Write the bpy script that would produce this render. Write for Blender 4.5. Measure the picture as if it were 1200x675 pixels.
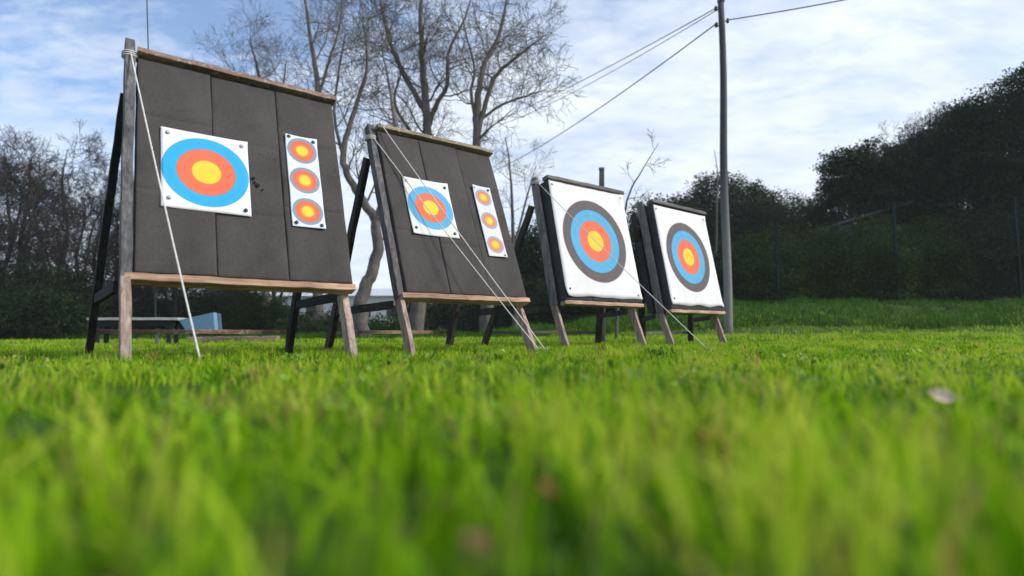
import bpy, math, random
import numpy as np
from mathutils import Vector, Matrix, noise

for o in list(bpy.data.objects):
    bpy.data.objects.remove(o)
S = bpy.context.scene
COL = S.collection
R = math.radians

# ------------------------------------------------------------------ camera
F, PITCH, CAMH, ROLL = 683.1, 0.08, 0.142, 0.0028
cam_d = bpy.data.cameras.new('camera')
cam = bpy.data.objects.new('camera', cam_d)
COL.objects.link(cam)
cam_d.sensor_width = 36
cam_d.lens = F / 1200 * 36
cam_d.clip_start = 0.02
cam_d.clip_end = 900
cam_d.dof.use_dof = True
cam_d.dof.focus_distance = 4.6
cam_d.dof.aperture_fstop = 1.25
cam_d.dof.aperture_blades = 0
cam.matrix_world = Matrix.Translation((0, 0, CAMH)) @ Matrix.Rotation(R(90) + PITCH, 4, 'X') @ Matrix.Rotation(-ROLL, 4, 'Z')
S.camera = cam

# ------------------------------------------------------------------ sky, sun, exposure
SUN_EL, SUN_AZ = R(38), R(100)          # azimuth clockwise from +Y
SUNDIR = Vector((math.sin(SUN_AZ) * math.cos(SUN_EL), math.cos(SUN_AZ) * math.cos(SUN_EL), math.sin(SUN_EL)))
w = bpy.data.worlds.new('World')
S.world = w
w.use_nodes = True
nt = w.node_tree
nt.nodes.clear()
def N(t, ty, **kw):
    n = t.nodes.new(ty)
    for k, v in kw.items():
        setattr(n, k, v)
    return n
def math_(t, op, a, b=None, c=None, clamp=False):
    n = N(t, 'ShaderNodeMath', operation=op)
    n.use_clamp = clamp
    for i, v in enumerate((a, b, c)):
        if v is None: continue
        if isinstance(v, (int, float)): n.inputs[i].default_value = v
        else: t.links.new(v, n.inputs[i])
    return n.outputs[0]
def mixc(t, f, a, b, mode='MIX'):
    n = N(t, 'ShaderNodeMix', data_type='RGBA', blend_type=mode)
    for i, v in ((0, f), (6, a), (7, b)):
        if isinstance(v, (int, float)): n.inputs[i].default_value = v
        elif isinstance(v, tuple): n.inputs[i].default_value = (*v[:3], 1)
        else: t.links.new(v, n.inputs[i])
    return n.outputs[2]
def ramp(t, f, stops, interp='LINEAR'):
    n = N(t, 'ShaderNodeValToRGB')
    n.color_ramp.interpolation = interp
    e = n.color_ramp.elements
    while len(e) < len(stops): e.new(0.5)
    for el, (p, c) in zip(e, stops):
        el.position = p
        el.color = (*c, 1) if isinstance(c, tuple) else (c, c, c, 1)
    t.links.new(f, n.inputs[0])
    return n.outputs[0]
def noise_(t, vec, scale, detail=4, rough=.5, dist=0, dims='3D'):
    n = N(t, 'ShaderNodeTexNoise', noise_dimensions=dims)
    n.inputs['Scale'].default_value = scale
    n.inputs['Detail'].default_value = detail
    n.inputs['Roughness'].default_value = rough
    n.inputs['Distortion'].default_value = dist
    if vec is not None: t.links.new(vec, n.inputs['Vector'])
    return n.outputs['Fac']

sky = N(nt, 'ShaderNodeTexSky', sky_type='NISHITA')
sky.sun_disc = False
sky.sun_elevation = SUN_EL
sky.sun_rotation = SUN_AZ
sky.air_density = 1.0
sky.dust_density = 0.6
sky.ozone_density = 2.5
tc = N(nt, 'ShaderNodeTexCoord')
sep = N(nt, 'ShaderNodeSeparateXYZ')
nt.links.new(tc.outputs['Generated'], sep.inputs[0])
zz = math_(nt, 'ADD', math_(nt, 'MAXIMUM', sep.outputs[2], 0.0), 0.16)
cx = math_(nt, 'DIVIDE', sep.outputs[0], zz)
cy = math_(nt, 'DIVIDE', sep.outputs[1], zz)
cmb = N(nt, 'ShaderNodeCombineXYZ')
nt.links.new(cx, cmb.inputs[0]); nt.links.new(cy, cmb.inputs[1])
mp = N(nt, 'ShaderNodeMapping')
mp.inputs['Rotation'].default_value = (0, 0, R(24))
mp.inputs['Scale'].default_value = (1.0, 1.7, 1)
mp.inputs['Location'].default_value = (3.1, 1.3, 0)
nt.links.new(cmb.outputs[0], mp.inputs[0])
big = noise_(nt, mp.outputs[0], 0.55, 4, .55, .3)
fine = noise_(nt, mp.outputs[0], 2.6, 7, .6, .5)
rip = noise_(nt, mp.outputs[0], 8.5, 4, .6, .3)
cl = math_(nt, 'ADD', math_(nt, 'MULTIPLY', big, .62), math_(nt, 'ADD', math_(nt, 'MULTIPLY', fine, .52), math_(nt, 'MULTIPLY', rip, .36)))
# clearer patch high on the left, thicker cloud towards the horizon
clear = math_(nt, 'MULTIPLY', math_(nt, 'MULTIPLY', math_(nt, 'MAXIMUM', math_(nt, 'MULTIPLY', sep.outputs[0], -1), 0.0), math_(nt, 'MAXIMUM', sep.outputs[2], 0.0)), 0.8)
low = math_(nt, 'MULTIPLY', math_(nt, 'SUBTRACT', 0.5, sep.outputs[2], clamp=True), 0.44)
cl = math_(nt, 'ADD', math_(nt, 'SUBTRACT', cl, clear), low)
cover = ramp(nt, cl, [(.56, 0.14), (.71, .62), (.88, .96)])
shade = noise_(nt, mp.outputs[0], 1.9, 5, .6, .2)
ccol = ramp(nt, shade, [(.25, (5.0, 5.8, 7.2)), (.62, (7.6, 8.1, 8.7))])
blue = mixc(nt, 1.0, sky.outputs[0], (1.15, 1.38, 1.55), 'MULTIPLY')
mixed = mixc(nt, cover, blue, ccol)
bg = N(nt, 'ShaderNodeBackground')
bg.inputs['Strength'].default_value = 0.1
nt.links.new(mixed, bg.inputs[0])
wo = N(nt, 'ShaderNodeOutputWorld')
nt.links.new(bg.outputs[0], wo.inputs[0])

sd = bpy.data.lights.new('sun', 'SUN')
sd.energy = 2.6
sd.angle = R(9)
sd.color = (1.0, .95, .87)
sun = bpy.data.objects.new('sun', sd)
COL.objects.link(sun)
sun.rotation_euler = (-SUNDIR).to_track_quat('-Z', 'Y').to_euler()
S.view_settings.view_transform = 'Standard'
S.view_settings.look = 'None'
S.view_settings.gamma = 1
S.view_settings.exposure = 0.46

HAZE = .0010
# ------------------------------------------------------------------ helpers
def ray(px, py):
    cr, sr = math.cos(ROLL), math.sin(ROLL)
    a, b = px - 600, -(py - 337.5)
    u = a * cr + b * sr; v = -a * sr + b * cr
    c, s = math.cos(PITCH), math.sin(PITCH)
    Z = v / F
    return Vector((u / F, c - Z * s, s + Z * c))
def at(px, py, y):
    "world point at depth y seen in direction of the measured position"
    d = ray(px, py)
    return Vector((0, 0, CAMH)) + d * (y / d.y)

class MB:
    def __init__(s): s.v = []; s.f = []
    def ring(s, pts): 
        i = len(s.v); s.v.extend([tuple(p) for p in pts]); return i
    def loft(s, rings, cap=True):
        n = len(rings[0]); idx = [s.ring(r) for r in rings]
        for a, b in zip(idx, idx[1:]):
            for k in range(n):
                s.f.append((a + k, a + (k + 1) % n, b + (k + 1) % n, b + k))
        if cap:
            s.f.append(tuple(idx[0] + k for k in range(n))[::-1])
            s.f.append(tuple(idx[-1] + k for k in range(n)))
    def beam(s, p, q, wv, tv, rng=None, seg=10, jit=.0015, ch=.12):
        "chamfered timber from p to q; wv, tv are half-extent vectors"
        p, q, wv, tv = map(Vector, (p, q, wv, tv))
        rr = []
        for i in range(seg + 1):
            c = p.lerp(q, i / seg)
            if rng: c = c + wv.normalized() * rng.uniform(-jit, jit) + tv.normalized() * rng.uniform(-jit, jit)
            k = 1 - ch
            e = .94 if i in (0, seg) else 1
            rr.append([c + (wv * a + tv * b) * e for a, b in ((-1, -k), (-1, k), (-k, 1), (k, 1), (1, k), (1, -k), (k, -1), (-k, -1))])
        s.loft(rr)
    def tube(s, pts, rad, n=8, cap=True):
        pts = [Vector(p) for p in pts]
        if isinstance(rad, (int, float)): rad = [rad] * len(pts)
        rr = []; ref = None
        for i, p in enumerate(pts):
            t = (pts[min(i + 1, len(pts) - 1)] - pts[max(i - 1, 0)]).normalized()
            if ref is None: ref = t.orthogonal().normalized()
            ref = (ref - t * ref.dot(t))
            ref = ref.normalized() if ref.length > 1e-6 else t.orthogonal().normalized()
            b = t.cross(ref)
            rr.append([p + (ref * math.cos(2 * math.pi * k / n) + b * math.sin(2 * math.pi * k / n)) * rad[i] for k in range(n)])
        s.loft(rr, cap)
    def box(s, lo, hi):
        (a, b, c), (d, e, f) = lo, hi
        i = s.ring([(a, b, c), (d, b, c), (d, e, c), (a, e, c), (a, b, f), (d, b, f), (d, e, f), (a, e, f)])
        for q in ((0, 3, 2, 1), (4, 5, 6, 7), (0, 1, 5, 4), (1, 2, 6, 5), (2, 3, 7, 6), (3, 0, 4, 7)):
            s.f.append(tuple(i + k for k in q))
    def build(s, name, mat, parent=None, smooth=False, bevel=0):
        me = bpy.data.meshes.new(name)
        me.from_pydata(s.v, [], s.f)
        me.materials.append(mat)
        if smooth: me.polygons.foreach_set('use_smooth', [True] * len(me.polygons))
        me.update()
        o = bpy.data.objects.new(name, me)
        COL.objects.link(o)
        if parent: o.parent = parent
        if bevel:
            m = o.modifiers.new('bevel', 'BEVEL'); m.width = bevel; m.segments = 2
        return o
def npmesh(name, V, Fq, mat, parent=None, smooth=False, attr=None):
    "V (n,3) and Fq (m,k) arrays to a mesh object"
    me = bpy.data.meshes.new(name)
    V = np.ascontiguousarray(V, dtype=np.float32); Fq = np.ascontiguousarray(Fq, dtype=np.int32)
    m, k = Fq.shape
    me.vertices.add(len(V)); me.vertices.foreach_set('co', V.ravel())
    me.loops.add(m * k); me.loops.foreach_set('vertex_index', Fq.ravel())
    me.polygons.add(m)
    me.polygons.foreach_set('loop_start', np.arange(0, m * k, k, dtype=np.int32))
    if smooth: me.polygons.foreach_set('use_smooth', np.ones(m, dtype=bool))
    if attr is not None:
        a = me.attributes.new('tone', 'FLOAT', 'POINT'); a.data.foreach_set('value', attr.astype(np.float32))
    me.materials.append(mat)
    me.update(calc_edges=True)
    o = bpy.data.objects.new(name, me); COL.objects.link(o)
    if parent: o.parent = parent
    return o
def tag(o, label=None, cat=None, group=None, kind=None):
    if label: o['label'] = label
    if cat: o['category'] = cat
    if group: o['group'] = group
    if kind: o['kind'] = kind
    return o
def empty(name, loc, rz=0, **kw):
    o = bpy.data.objects.new(name, None); COL.objects.link(o)
    o.location = loc; o.rotation_euler = (0, 0, rz); o.empty_display_size = .1
    return tag(o, **kw)
def copy_tree(o, parent=None):
    c = o.copy(); COL.objects.link(c)
    if parent: c.parent = parent
    for ch in list(o.children): copy_tree(ch, c)
    return c

# ------------------------------------------------------------------ materials
def mat(name):
    m = bpy.data.materials.new(name); m.use_nodes = True
    t = m.node_tree; b = t.nodes['Principled BSDF']
    return m, t, b
def bump(t, b, h, strength=.4, dist=.01):
    n = N(t, 'ShaderNodeBump'); n.inputs['Strength'].default_value = strength; n.inputs['Distance'].default_value = dist
    t.links.new(h, n.inputs['Height']); t.links.new(n.outputs[0], b.inputs['Normal'])
def wood(name, c1, c2, c3, rough=.85, axis='X', lichen=None):
    m, t, b = mat(name)
    tc = N(t, 'ShaderNodeTexCoord'); mp = N(t, 'ShaderNodeMapping')
    mp.inputs['Scale'].default_value = {'X': (1, 18, 18), 'Z': (18, 18, 1)}[axis]
    t.links.new(tc.outputs['Object'], mp.inputs[0])
    g = noise_(t, mp.outputs[0], 2.2, 6, .65, .6)
    big = noise_(t, tc.outputs['Object'], 3.0, 4, .6)
    c = ramp(t, g, [(.3, c1), (.52, c2), (.72, c3)])
    st = ramp(t, big, [(.38, 0.55), (.6, 1.0)])
    c = mixc(t, .8, c, st, 'MULTIPLY')
    if lichen:
        l = noise_(t, tc.outputs['Object'], 30, 4, .6)
        c = mixc(t, ramp(t, l, [(.55, 0.0), (.62, .7)]), c, lichen)
    t.links.new(c, b.inputs['Base Color']); b.inputs['Roughness'].default_value = rough
    b.inputs['Specular IOR Level'].default_value = .25
    bump(t, b, g, .6, .004)
    return m
W_TAN = wood('tan_wood', (.30, .14, .09), (.56, .35, .23), (.72, .52, .37))
W_REDTAN = wood('worn_wood', (.16, .09, .07), (.32, .20, .15), (.42, .30, .24), lichen=(.38, .38, .30))
W_LICHEN = wood('lichen_wood', (.17, .12, .08), (.36, .27, .18), (.48, .39, .27), lichen=(.42, .40, .26))
W_GREY = wood('grey_wood', (.08, .075, .075), (.17, .155, .145), (.27, .25, .23))
W_GREYX = wood('grey_wood_leg', (.18, .12, .10), (.40, .29, .24), (.60, .47, .40), axis='Z')
W_POST = wood('grey_wood_post', (.06, .058, .062), (.14, .132, .135), (.24, .225, .22), axis='Z')
W_POSTL = wood('weathered_post', (.10, .09, .085), (.21, .19, .18), (.34, .31, .295), axis='Z')
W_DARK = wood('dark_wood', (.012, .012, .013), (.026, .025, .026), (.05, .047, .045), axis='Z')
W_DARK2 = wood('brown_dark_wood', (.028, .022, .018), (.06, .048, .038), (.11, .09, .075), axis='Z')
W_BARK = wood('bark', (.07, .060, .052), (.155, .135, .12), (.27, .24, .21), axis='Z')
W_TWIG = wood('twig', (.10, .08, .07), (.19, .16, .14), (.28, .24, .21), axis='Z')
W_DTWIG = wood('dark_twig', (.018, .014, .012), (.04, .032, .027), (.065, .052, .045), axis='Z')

def foam(name, base):
    m, t, b = mat(name)
    tc = N(t, 'ShaderNodeTexCoord')
    n1 = noise_(t, tc.outputs['Object'], 2.2, 5, .6, .4)
    n2 = noise_(t, tc.outputs['Object'], 60, 3, .6)
    v = N(t, 'ShaderNodeTexVoronoi'); v.inputs['Scale'].default_value = 30
    t.links.new(tc.outputs['Object'], v.inputs['Vector'])
    hole = ramp(t, v.outputs['Distance'], [(.10, 0.15), (.16, 1.0)])
    hm = ramp(t, noise_(t, tc.outputs['Object'], 3.1, 3, .5), [(.52, 0.0), (.64, 1.0)])
    d = tuple(x * .72 for x in base); l = tuple(min(1, x * 1.3) for x in base)
    c = ramp(t, n1, [(.3, d), (.7, l)])
    c = mixc(t, .35, c, ramp(t, n2, [(.3, .6), (.7, 1.3)]), 'MULTIPLY')
    c = mixc(t, hm, c, mixc(t, 1.0, c, hole, 'MULTIPLY'))
    t.links.new(c, b.inputs['Base Color']); b.inputs['Roughness'].default_value = .92
    b.inputs['Specular IOR Level'].default_value = .2
    bump(t, b, math_(t, 'ADD', n2, math_(t, 'MULTIPLY', n1, 2)), .5, .004)
    return m
FOAM = foam('charcoal_foam', (.070, .062, .060))
FOAM_OLD = foam('old_foam', (.055, .052, .056))

def simple(name, c, rough=.7, metal=0, var=.25, scale=8):
    m, t, b = mat(name)
    tc = N(t, 'ShaderNodeTexCoord')
    n = noise_(t, tc.outputs['Object'], scale, 5, .6)
    lo = tuple(x * (1 - var) for x in c); hi = tuple(min(1, x * (1 + var)) for x in c)
    t.links.new(ramp(t, n, [(.3, lo), (.7, hi)]), b.inputs['Base Color'])
    b.inputs['Roughness'].default_value = rough; b.inputs['Metallic'].default_value = metal
    return m
ROPE = simple('rope', (.66, .64, .60), .9, 0, .2, 60)
BLACKPIN = simple('pin', (.03, .035, .05), .5)
PALEPIN = simple('pale_pin', (.45, .45, .5), .6)
STEEL = simple('steel', (.25, .25, .26), .5, .8)
CABLE = simple('cable', (.035, .037, .045), .6)
BLUEMAT = simple('blue_sheet', (.13, .26, .38), .5, 0, .12, 3)
PALEWALL = simple('pale_wall', (.62, .62, .64), .8, 0, .12, 1.5)
ROOFGREY = simple('roof_grey', (.05, .055, .065), .6, 0, .3, 2)
DARKWALL = simple('dark_wall', (.05, .055, .055), .8, 0, .3, 2)
FENCEGREEN = simple('green_metal', (.004, .022, .019), .7, 0, .2)
FENCEGREEN.node_tree.nodes['Principled BSDF'].inputs['Specular IOR Level'].default_value = .08
GLASSY = simple('dark_pane', (.04, .05, .06), .15)
SOIL = simple('bare_soil', (.16, .09, .06), .95, 0, .4, 6)

def paper(name, discs, rings, edge=.0, white=(.80, .78, .80)):
    "white paper with concentric coloured rings; discs: centres (x, z); rings: (radius, colour), large to small"
    m, t, b = mat(name)
    tc = N(t, 'ShaderNodeTexCoord'); sp = N(t, 'ShaderNodeSeparateXYZ')
    t.links.new(tc.outputs['Object'], sp.inputs[0])
    fib = noise_(t, tc.outputs['Object'], 7, 5, .6)
    c = ramp(t, fib, [(.25, tuple(x * .93 for x in white)), (.75, tuple(min(.86, x * 1.04) for x in white))])
    sm = N(t, 'ShaderNodeMapping'); sm.inputs['Scale'].default_value = (4, 1, 2.2); t.links.new(tc.outputs['Object'], sm.inputs[0])
    stain = ramp(t, noise_(t, sm.outputs[0], 1.3, 5, .65, .4), [(.42, 1.0), (.66, (.84, .82, .77))])
    for cx_, cz_ in discs:
        dx = math_(t, 'SUBTRACT', sp.outputs[0], cx_); dz = math_(t, 'SUBTRACT', sp.outputs[2], cz_)
        d = math_(t, 'SQRT', math_(t, 'ADD', math_(t, 'MULTIPLY', dx, dx), math_(t, 'MULTIPLY', dz, dz)))
        for r, col in rings:
            k = math_(t, 'LESS_THAN', d, r)
            c = mixc(t, k, c, col)
    c = mixc(t, .45, c, stain, 'MULTIPLY')
    # arrow holes: small dark punctures
    v = N(t, 'ShaderNodeTexVoronoi'); v.inputs['Scale'].default_value = 26
    t.links.new(tc.outputs['Object'], v.inputs['Vector'])
    hm = noise_(t, tc.outputs['Object'], 5, 2, .5)
    h = math_(t, 'MULTIPLY', math_(t, 'LESS_THAN', v.outputs['Distance'], .07), math_(t, 'GREATER_THAN', hm, .56))
    c = mixc(t, math_(t, 'MULTIPLY', h, .75), c, (.05, .04, .04))
    t.links.new(c, b.inputs['Base Color']); b.inputs['Roughness'].default_value = .75
    b.inputs['Specular IOR Level'].default_value = .3
    bump(t, b, noise_(t, tc.outputs['Object'], 9, 3, .5), .25, .01)
    return m
YEL, YLN = (.86, .60, .055), (.55, .38, .03)
RED, RLN = (.80, .165, .085), (.60, .09, .05)
BLU, BLN = (.03, .40, .72), (.02, .30, .58)

def blade_mat(name, stops, trans=.45, rough=.55, spec=.12):
    m, t, b = mat(name)
    a = N(t, 'ShaderNodeAttribute'); a.attribute_name = 'tone'
    c = ramp(t, a.outputs['Fac'], stops)
    g = N(t, 'ShaderNodeNewGeometry')
    n = noise_(t, g.outputs['Position'], 1.6, 4, .6)
    c = mixc(t, .75, c, ramp(t, n, [(.3, (.60, .72, .80)), (.7, (1.15, 1.12, .8))]), 'MULTIPLY')
    t.links.new(c, b.inputs['Base Color']); b.inputs['Roughness'].default_value = rough
    b.inputs['Specular IOR Level'].default_value = spec
    tr = N(t, 'ShaderNodeBsdfTranslucent'); t.links.new(c, tr.inputs[0])
    mx = N(t, 'ShaderNodeMixShader'); mx.inputs[0].default_value = trans
    t.links.new(b.outputs[0], mx.inputs[1]); t.links.new(tr.outputs[0], mx.inputs[2])
    t.links.new(mx.outputs[0], t.nodes['Material Output'].inputs[0])
    return m
GRASS = blade_mat('grass_blade', [(0, (.035, .095, .003)), (.28, (.12, .29, .003)), (.62, (.28, .50, .004)), (.93, (.52, .66, .04)), (.965, (.50, .34, .13))])
BANKG = blade_mat('shaded_bank_grass_blade', [(0, (.02, .06, .005)), (.5, (.05, .14, .007)), (1, (.11, .24, .012))], .35)  # shade lying on the bank is put into this darker blade colour
LEAFD = blade_mat('evergreen_leaf', [(0, (.010, .020, .010)), (.5, (.026, .046, .020)), (1, (.060, .092, .038))], .15, 1.0, .03)
LEAFM = blade_mat('hedge_leaf', [(0, (.012, .026, .008)), (.5, (.032, .062, .014)), (1, (.08, .13, .03))], .25, 1.0, .05)
LEAFO = blade_mat('olive_leaf', [(0, (.02, .03, .012)), (.5, (.045, .06, .02)), (1, (.09, .10, .04))], .25, 1.0, .05)

# ------------------------------------------------------------------ ground
def sst(a, b, x):
    t = np.clip((x - a) / (b - a), 0, 1); return t * t * (3 - 2 * t)
def ground_z(x, y):
    x = np.asarray(x, float); y = np.asarray(y, float)
    side = sst(-1.5, 6, x)
    z = side * .88 * sst(13.2, 16.4, y + .10 * np.sin(x * 1.1))
    z = z + .10 * sst(-6, 10, x) * sst(8, 13, y)
    z = z + sst(10, 26, x) * 1.6 * sst(16, 32, y)
    z = z + .25 * sst(16, 30, y) * (1 - side)
    z = z + .006 * np.sin(x * 1.7 + y * .6) * np.sin(y * 1.3 - x * .4) * sst(1.2, 3, y)
    z = z + .05 * np.sin(x * 1.9 + 2) * np.sin(y * 1.4 + x) * sst(13, 15, y) * (1 - sst(60, 90, y))
    return z
gx = np.concatenate([-np.geomspace(500, 12, 24), np.linspace(-11.5, 22, 135), np.geomspace(23, 500, 24)])
gy = np.concatenate([-np.geomspace(300, 4, 12), np.linspace(-3, 26, 146), np.geomspace(27, 700, 26)])
X, Y = np.meshgrid(gx, gy)
Z = ground_z(X, Y)
V = np.stack([X, Y, Z], -1).reshape(-1, 3)
nx = len(gx); ii = np.arange(len(gy) - 1)[:, None] * nx + np.arange(nx - 1)[None]
Fq = np.stack([ii, ii + 1, ii + nx + 1, ii + nx], -1).reshape(-1, 4)
gm, t, b = mat('ground')
g = N(t, 'ShaderNodeNewGeometry')
n1 = noise_(t, g.outputs['Position'], .7, 6, .65); n2 = noise_(t, g.outputs['Position'], 9, 5, .7)
c = ramp(t, n1, [(.3, (.028, .060, .010)), (.7, (.06, .13, .014))])
c = mixc(t, ramp(t, n2, [(.52, 0.0), (.66, .85)]), c, (.09, .058, .03))
t.links.new(c, b.inputs['Base Color']); b.inputs['Roughness'].default_value = .95
b.inputs['Specular IOR Level'].default_value = .1
bump(t, b, n2, .8, .03)
tag(npmesh('ground', V, Fq, gm, smooth=True), kind='structure')

# ------------------------------------------------------------------ grass
def blades(rs, x, y, h, wd, lean, tone, zfun=ground_z):
    n = len(x)
    z = zfun(x, y) - .004
    a = rs.uniform(0, 2 * np.pi, n); ca, sa = np.cos(a), np.sin(a)      # lean direction
    tw = a + np.pi / 2 + rs.normal(0, .5, n); cw, sw = np.cos(tw), np.sin(tw)
    prof = [(0, 1.0), (.4, .85), (.75, .55), (1, .04)]
    Vs = []
    for s_, wf in prof:
        off = lean * h * s_ ** 2.0
        hh = h * s_ * (1 - .25 * np.minimum(lean, 1.5) * s_)
        cx_ = x + ca * off; cy_ = y + sa * off; cz_ = z + hh
        for sg in (-1, 1):
            Vs.append(np.stack([cx_ + sg * cw * wd * wf * .5, cy_ + sg * sw * wd * wf * .5, cz_], -1))
    V = np.stack(Vs, 1)                                                 # n, 8, 3
    base = (np.arange(n) * 8)[:, None]
    Fq = np.concatenate([base + np.array([[0, 1, 3, 2]]) + 2 * k for k in range(3)], 0)
    return V.reshape(-1, 3), Fq, np.repeat(tone, 8)
def wedge(rs, n, y0, y1, xl=-1.05, xr=1.05, pad=.6, p=1.0):
    y = y0 + (y1 - y0) * rs.uniform(0, 1, n * 2) ** p
    x = rs.uniform(-1, 1, n * 2) * (y1 * 1.05 + pad)
    k = (x > y * xl - pad) & (x < y * xr + pad)
    return x[k][:n], y[k][:n]
def patch(x, y, s, o=0):
    return np.array([noise.noise((a * s + o, b * s - o, o)) for a, b in zip(x, y)])
rs = np.random.default_rng(5)
parts = []
for (n, y0, y1, h0, h1, w0, w1) in ((3600, -.1, .75, .030, .090, .0040, .0095), (14000, .7, 2.0, .022, .068, .0030, .0065),
                                    (80000, 2.0, 5.0, .018, .050, .0035, .006), (95000, 5.0, 9.5, .018, .052, .006, .010),
                                    (60000, 9.5, 15.0, .04, .09, .010, .016)):
    x, y = wedge(rs, n, y0, y1, pad=.5)
    d = np.hypot(x, y)
    k = (d > .20) & (patch(x, y, 3.1, 21.3) + .25 * patch(x, y, 11, 2.2) > np.where(d < 1.3, -.55, -.30))
    x, y = x[k], y[k]; m = len(x)
    pn = patch(x, y, 2.3, 3.1) ; p2 = patch(x, y, 7.0, 9.4); p3 = patch(x, y, 17.0, 1.4) * (np.hypot(x, y) < 2.2)
    h = rs.uniform(h0, h1, m) * (1 + .55 * pn + .55 * p2 + .4 * p3) * np.where(rs.uniform(0, 1, m) < .02, 1.4, 1)
    near = np.hypot(x, y) < .55
    h = np.where(near, np.minimum(h, .095), h)
    tone = np.clip(.50 + .60 * pn + .75 * p2 + .6 * p3 + rs.normal(0, .2, m), 0, .94)
    tone = np.where(rs.uniform(0, 1, m) < .02 + .16 * np.clip(patch(x, y, 3.7, 44.1) - .15, 0, 1), 1.0, tone)
    parts.append(blades(rs, x, y, h, rs.uniform(w0, w1, m), np.abs(rs.normal(.45, .35, m)), tone))
nt_ = 800
tx, ty = wedge(rs, nt_, .42, 6.0, pad=.3, p=1.5)
kk = np.hypot(tx, ty) > .42; tx, ty = tx[kk], ty[kk]
for per, hh, ww in ((16, (.055, .100), (.0035, .0080)),):
    tn = np.clip(rs.normal(.55, .34, len(tx)), 0, .94); qq = rs.uniform(0, 1, len(tx)); tn = np.where(qq < .07, 1.08, np.where(qq < .2, .93, tn))
    sc = rs.uniform(.55, 1.0, len(tx))
    x = np.repeat(tx, per) + rs.normal(0, .016, len(tx) * per); y = np.repeat(ty, per) + rs.normal(0, .016, len(tx) * per); m = len(x)
    parts.append(blades(rs, x, y, rs.uniform(*hh, m) * np.repeat(sc, per), rs.uniform(*ww, m), np.abs(rs.normal(.55, .4, m)), np.clip(np.repeat(tn, per) + rs.normal(0, .06, m), 0, 1)))
off = 0; VV = []; FF = []; TT = []
for v_, f_, t_ in parts:
    VV.append(v_); FF.append(f_ + off); TT.append(t_); off += len(v_)
tag(npmesh('lawn_grass', np.concatenate(VV), np.concatenate(FF), GRASS, attr=np.concatenate(TT)),
    'bright green lawn grass in the foreground, tall and out of focus', 'grass', kind='stuff')
# long grass of the bank and the rough ground beyond
n = 70000
x = rs.uniform(-14, 24, n); y = 14.2 + 7 * rs.uniform(0, 1, n) ** 1.3
k = (np.abs(x) < y * 1.15 + 1); x, y = x[k], y[k]; m = len(x)
pn = patch(x, y, 1.1, 5.5)
h = rs.uniform(.08, .20, m) * (1 + 1.3 * pn)
v_, f_, t_ = blades(rs, x, y, h, rs.uniform(.012, .024, m), np.abs(rs.normal(.6, .4, m)), np.clip(.45 + .5 * pn + rs.normal(0, .2, m), 0, 1))
tag(npmesh('bank_grass', v_, f_, BANKG, attr=t_), 'long grass painted darker for shade, covering the low bank behind the targets', 'grass', kind='stuff')

# broad clover and plantain leaves low in the foreground grass
n = 4200
x, y = wedge(rs, n, .25, 3.2, pad=.3); m = len(x)
k = (patch(x, y, 2.6, 7.7) > -.02) & (np.hypot(x, y) > .75)
x, y = x[k], y[k]; m = len(x)
r = rs.uniform(.006, .013, m); hz = rs.uniform(.025, .065, m)
a = rs.uniform(0, 6.28, m); el = rs.normal(0, .5, m)
Vs = []
for kx in range(6):
    th = kx / 6 * 2 * np.pi
    lx = np.cos(th) * r; ly = np.sin(th) * r * (.8 + .2 * np.cos(2 * th))
    Vs.append(np.stack([x + lx * np.cos(a) - ly * np.sin(a), y + lx * np.sin(a) + ly * np.cos(a), hz + lx * el], -1))
V = np.stack(Vs, 1).reshape(-1, 3)
Fq = (np.arange(m) * 6)[:, None] + np.arange(6)[None]
CLOV = blade_mat('clover_leaf', [(0, (.03, .10, .008)), (.6, (.16, .32, .03)), (1, (.42, .56, .16))], .35)
tag(npmesh('clover', V, Fq, CLOV, attr=np.repeat(rs.uniform(0, 1, m), 6)), 'small round clover leaves scattered low in the foreground lawn', 'clover', kind='stuff')

# ------------------------------------------------------------------ the four target stands
rng = random.Random(11)
STANDS = [
 dict(x=-1.8398, y=2.8444, th=.6554, ln=.3311, W=1.1744, H=1.397, L=.4973, rec=.03, thick=.11, RL=103, RR=337, rt=1.35, top=W_REDTAN, post=W_POST, topz=.115, foam=FOAM,
      label='largest wooden target easel at the left end of the row, worn reddish top rail', rltop=1.20),
 dict(x=-.6306, y=3.9594, th=.6567, ln=.387, W=1.1011, H=1.428, L=.4845, rec=.06, thick=.12, RL=383, RR=525, rt=1.45, top=W_LICHEN, post=W_POST, topz=.07, foam=FOAM,
      label='second wooden target easel from the left, yellowish lichened top rail', rltop=1.25),
 dict(x=.6326, y=5.9665, th=.6544, ln=.2171, W=1.2121, H=1.3656, L=.5182, rec=.16, thick=.20, RL=565, RR=700, rt=1.25, top=W_GREY, post=W_POSTL, topz=.08, foam=FOAM_OLD,
      label='third wooden target easel, grey top rail, carrying a big white target face', rltop=1.15),
 dict(x=2.0202, y=7.0951, th=.7003, ln=.1899, W=1.2149, H=1.3849, L=.4664, rec=.15, thick=.18, RL=772, RR=838, rt=1.1, top=W_GREY, post=W_POSTL, topz=.06, foam=FOAM_OLD,
      label='smallest looking wooden target easel at the right end of the row by the pole', rltop=1.15)]
def project(P):
    x, y, z = P[0], P[1], P[2] - CAMH
    c, s = math.cos(PITCH), math.sin(PITCH)
    Yc = y * c + z * s; Zc = -y * s + z * c
    return 600 + F * x / Yc, 337.5 - F * Zc / Yc
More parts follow.
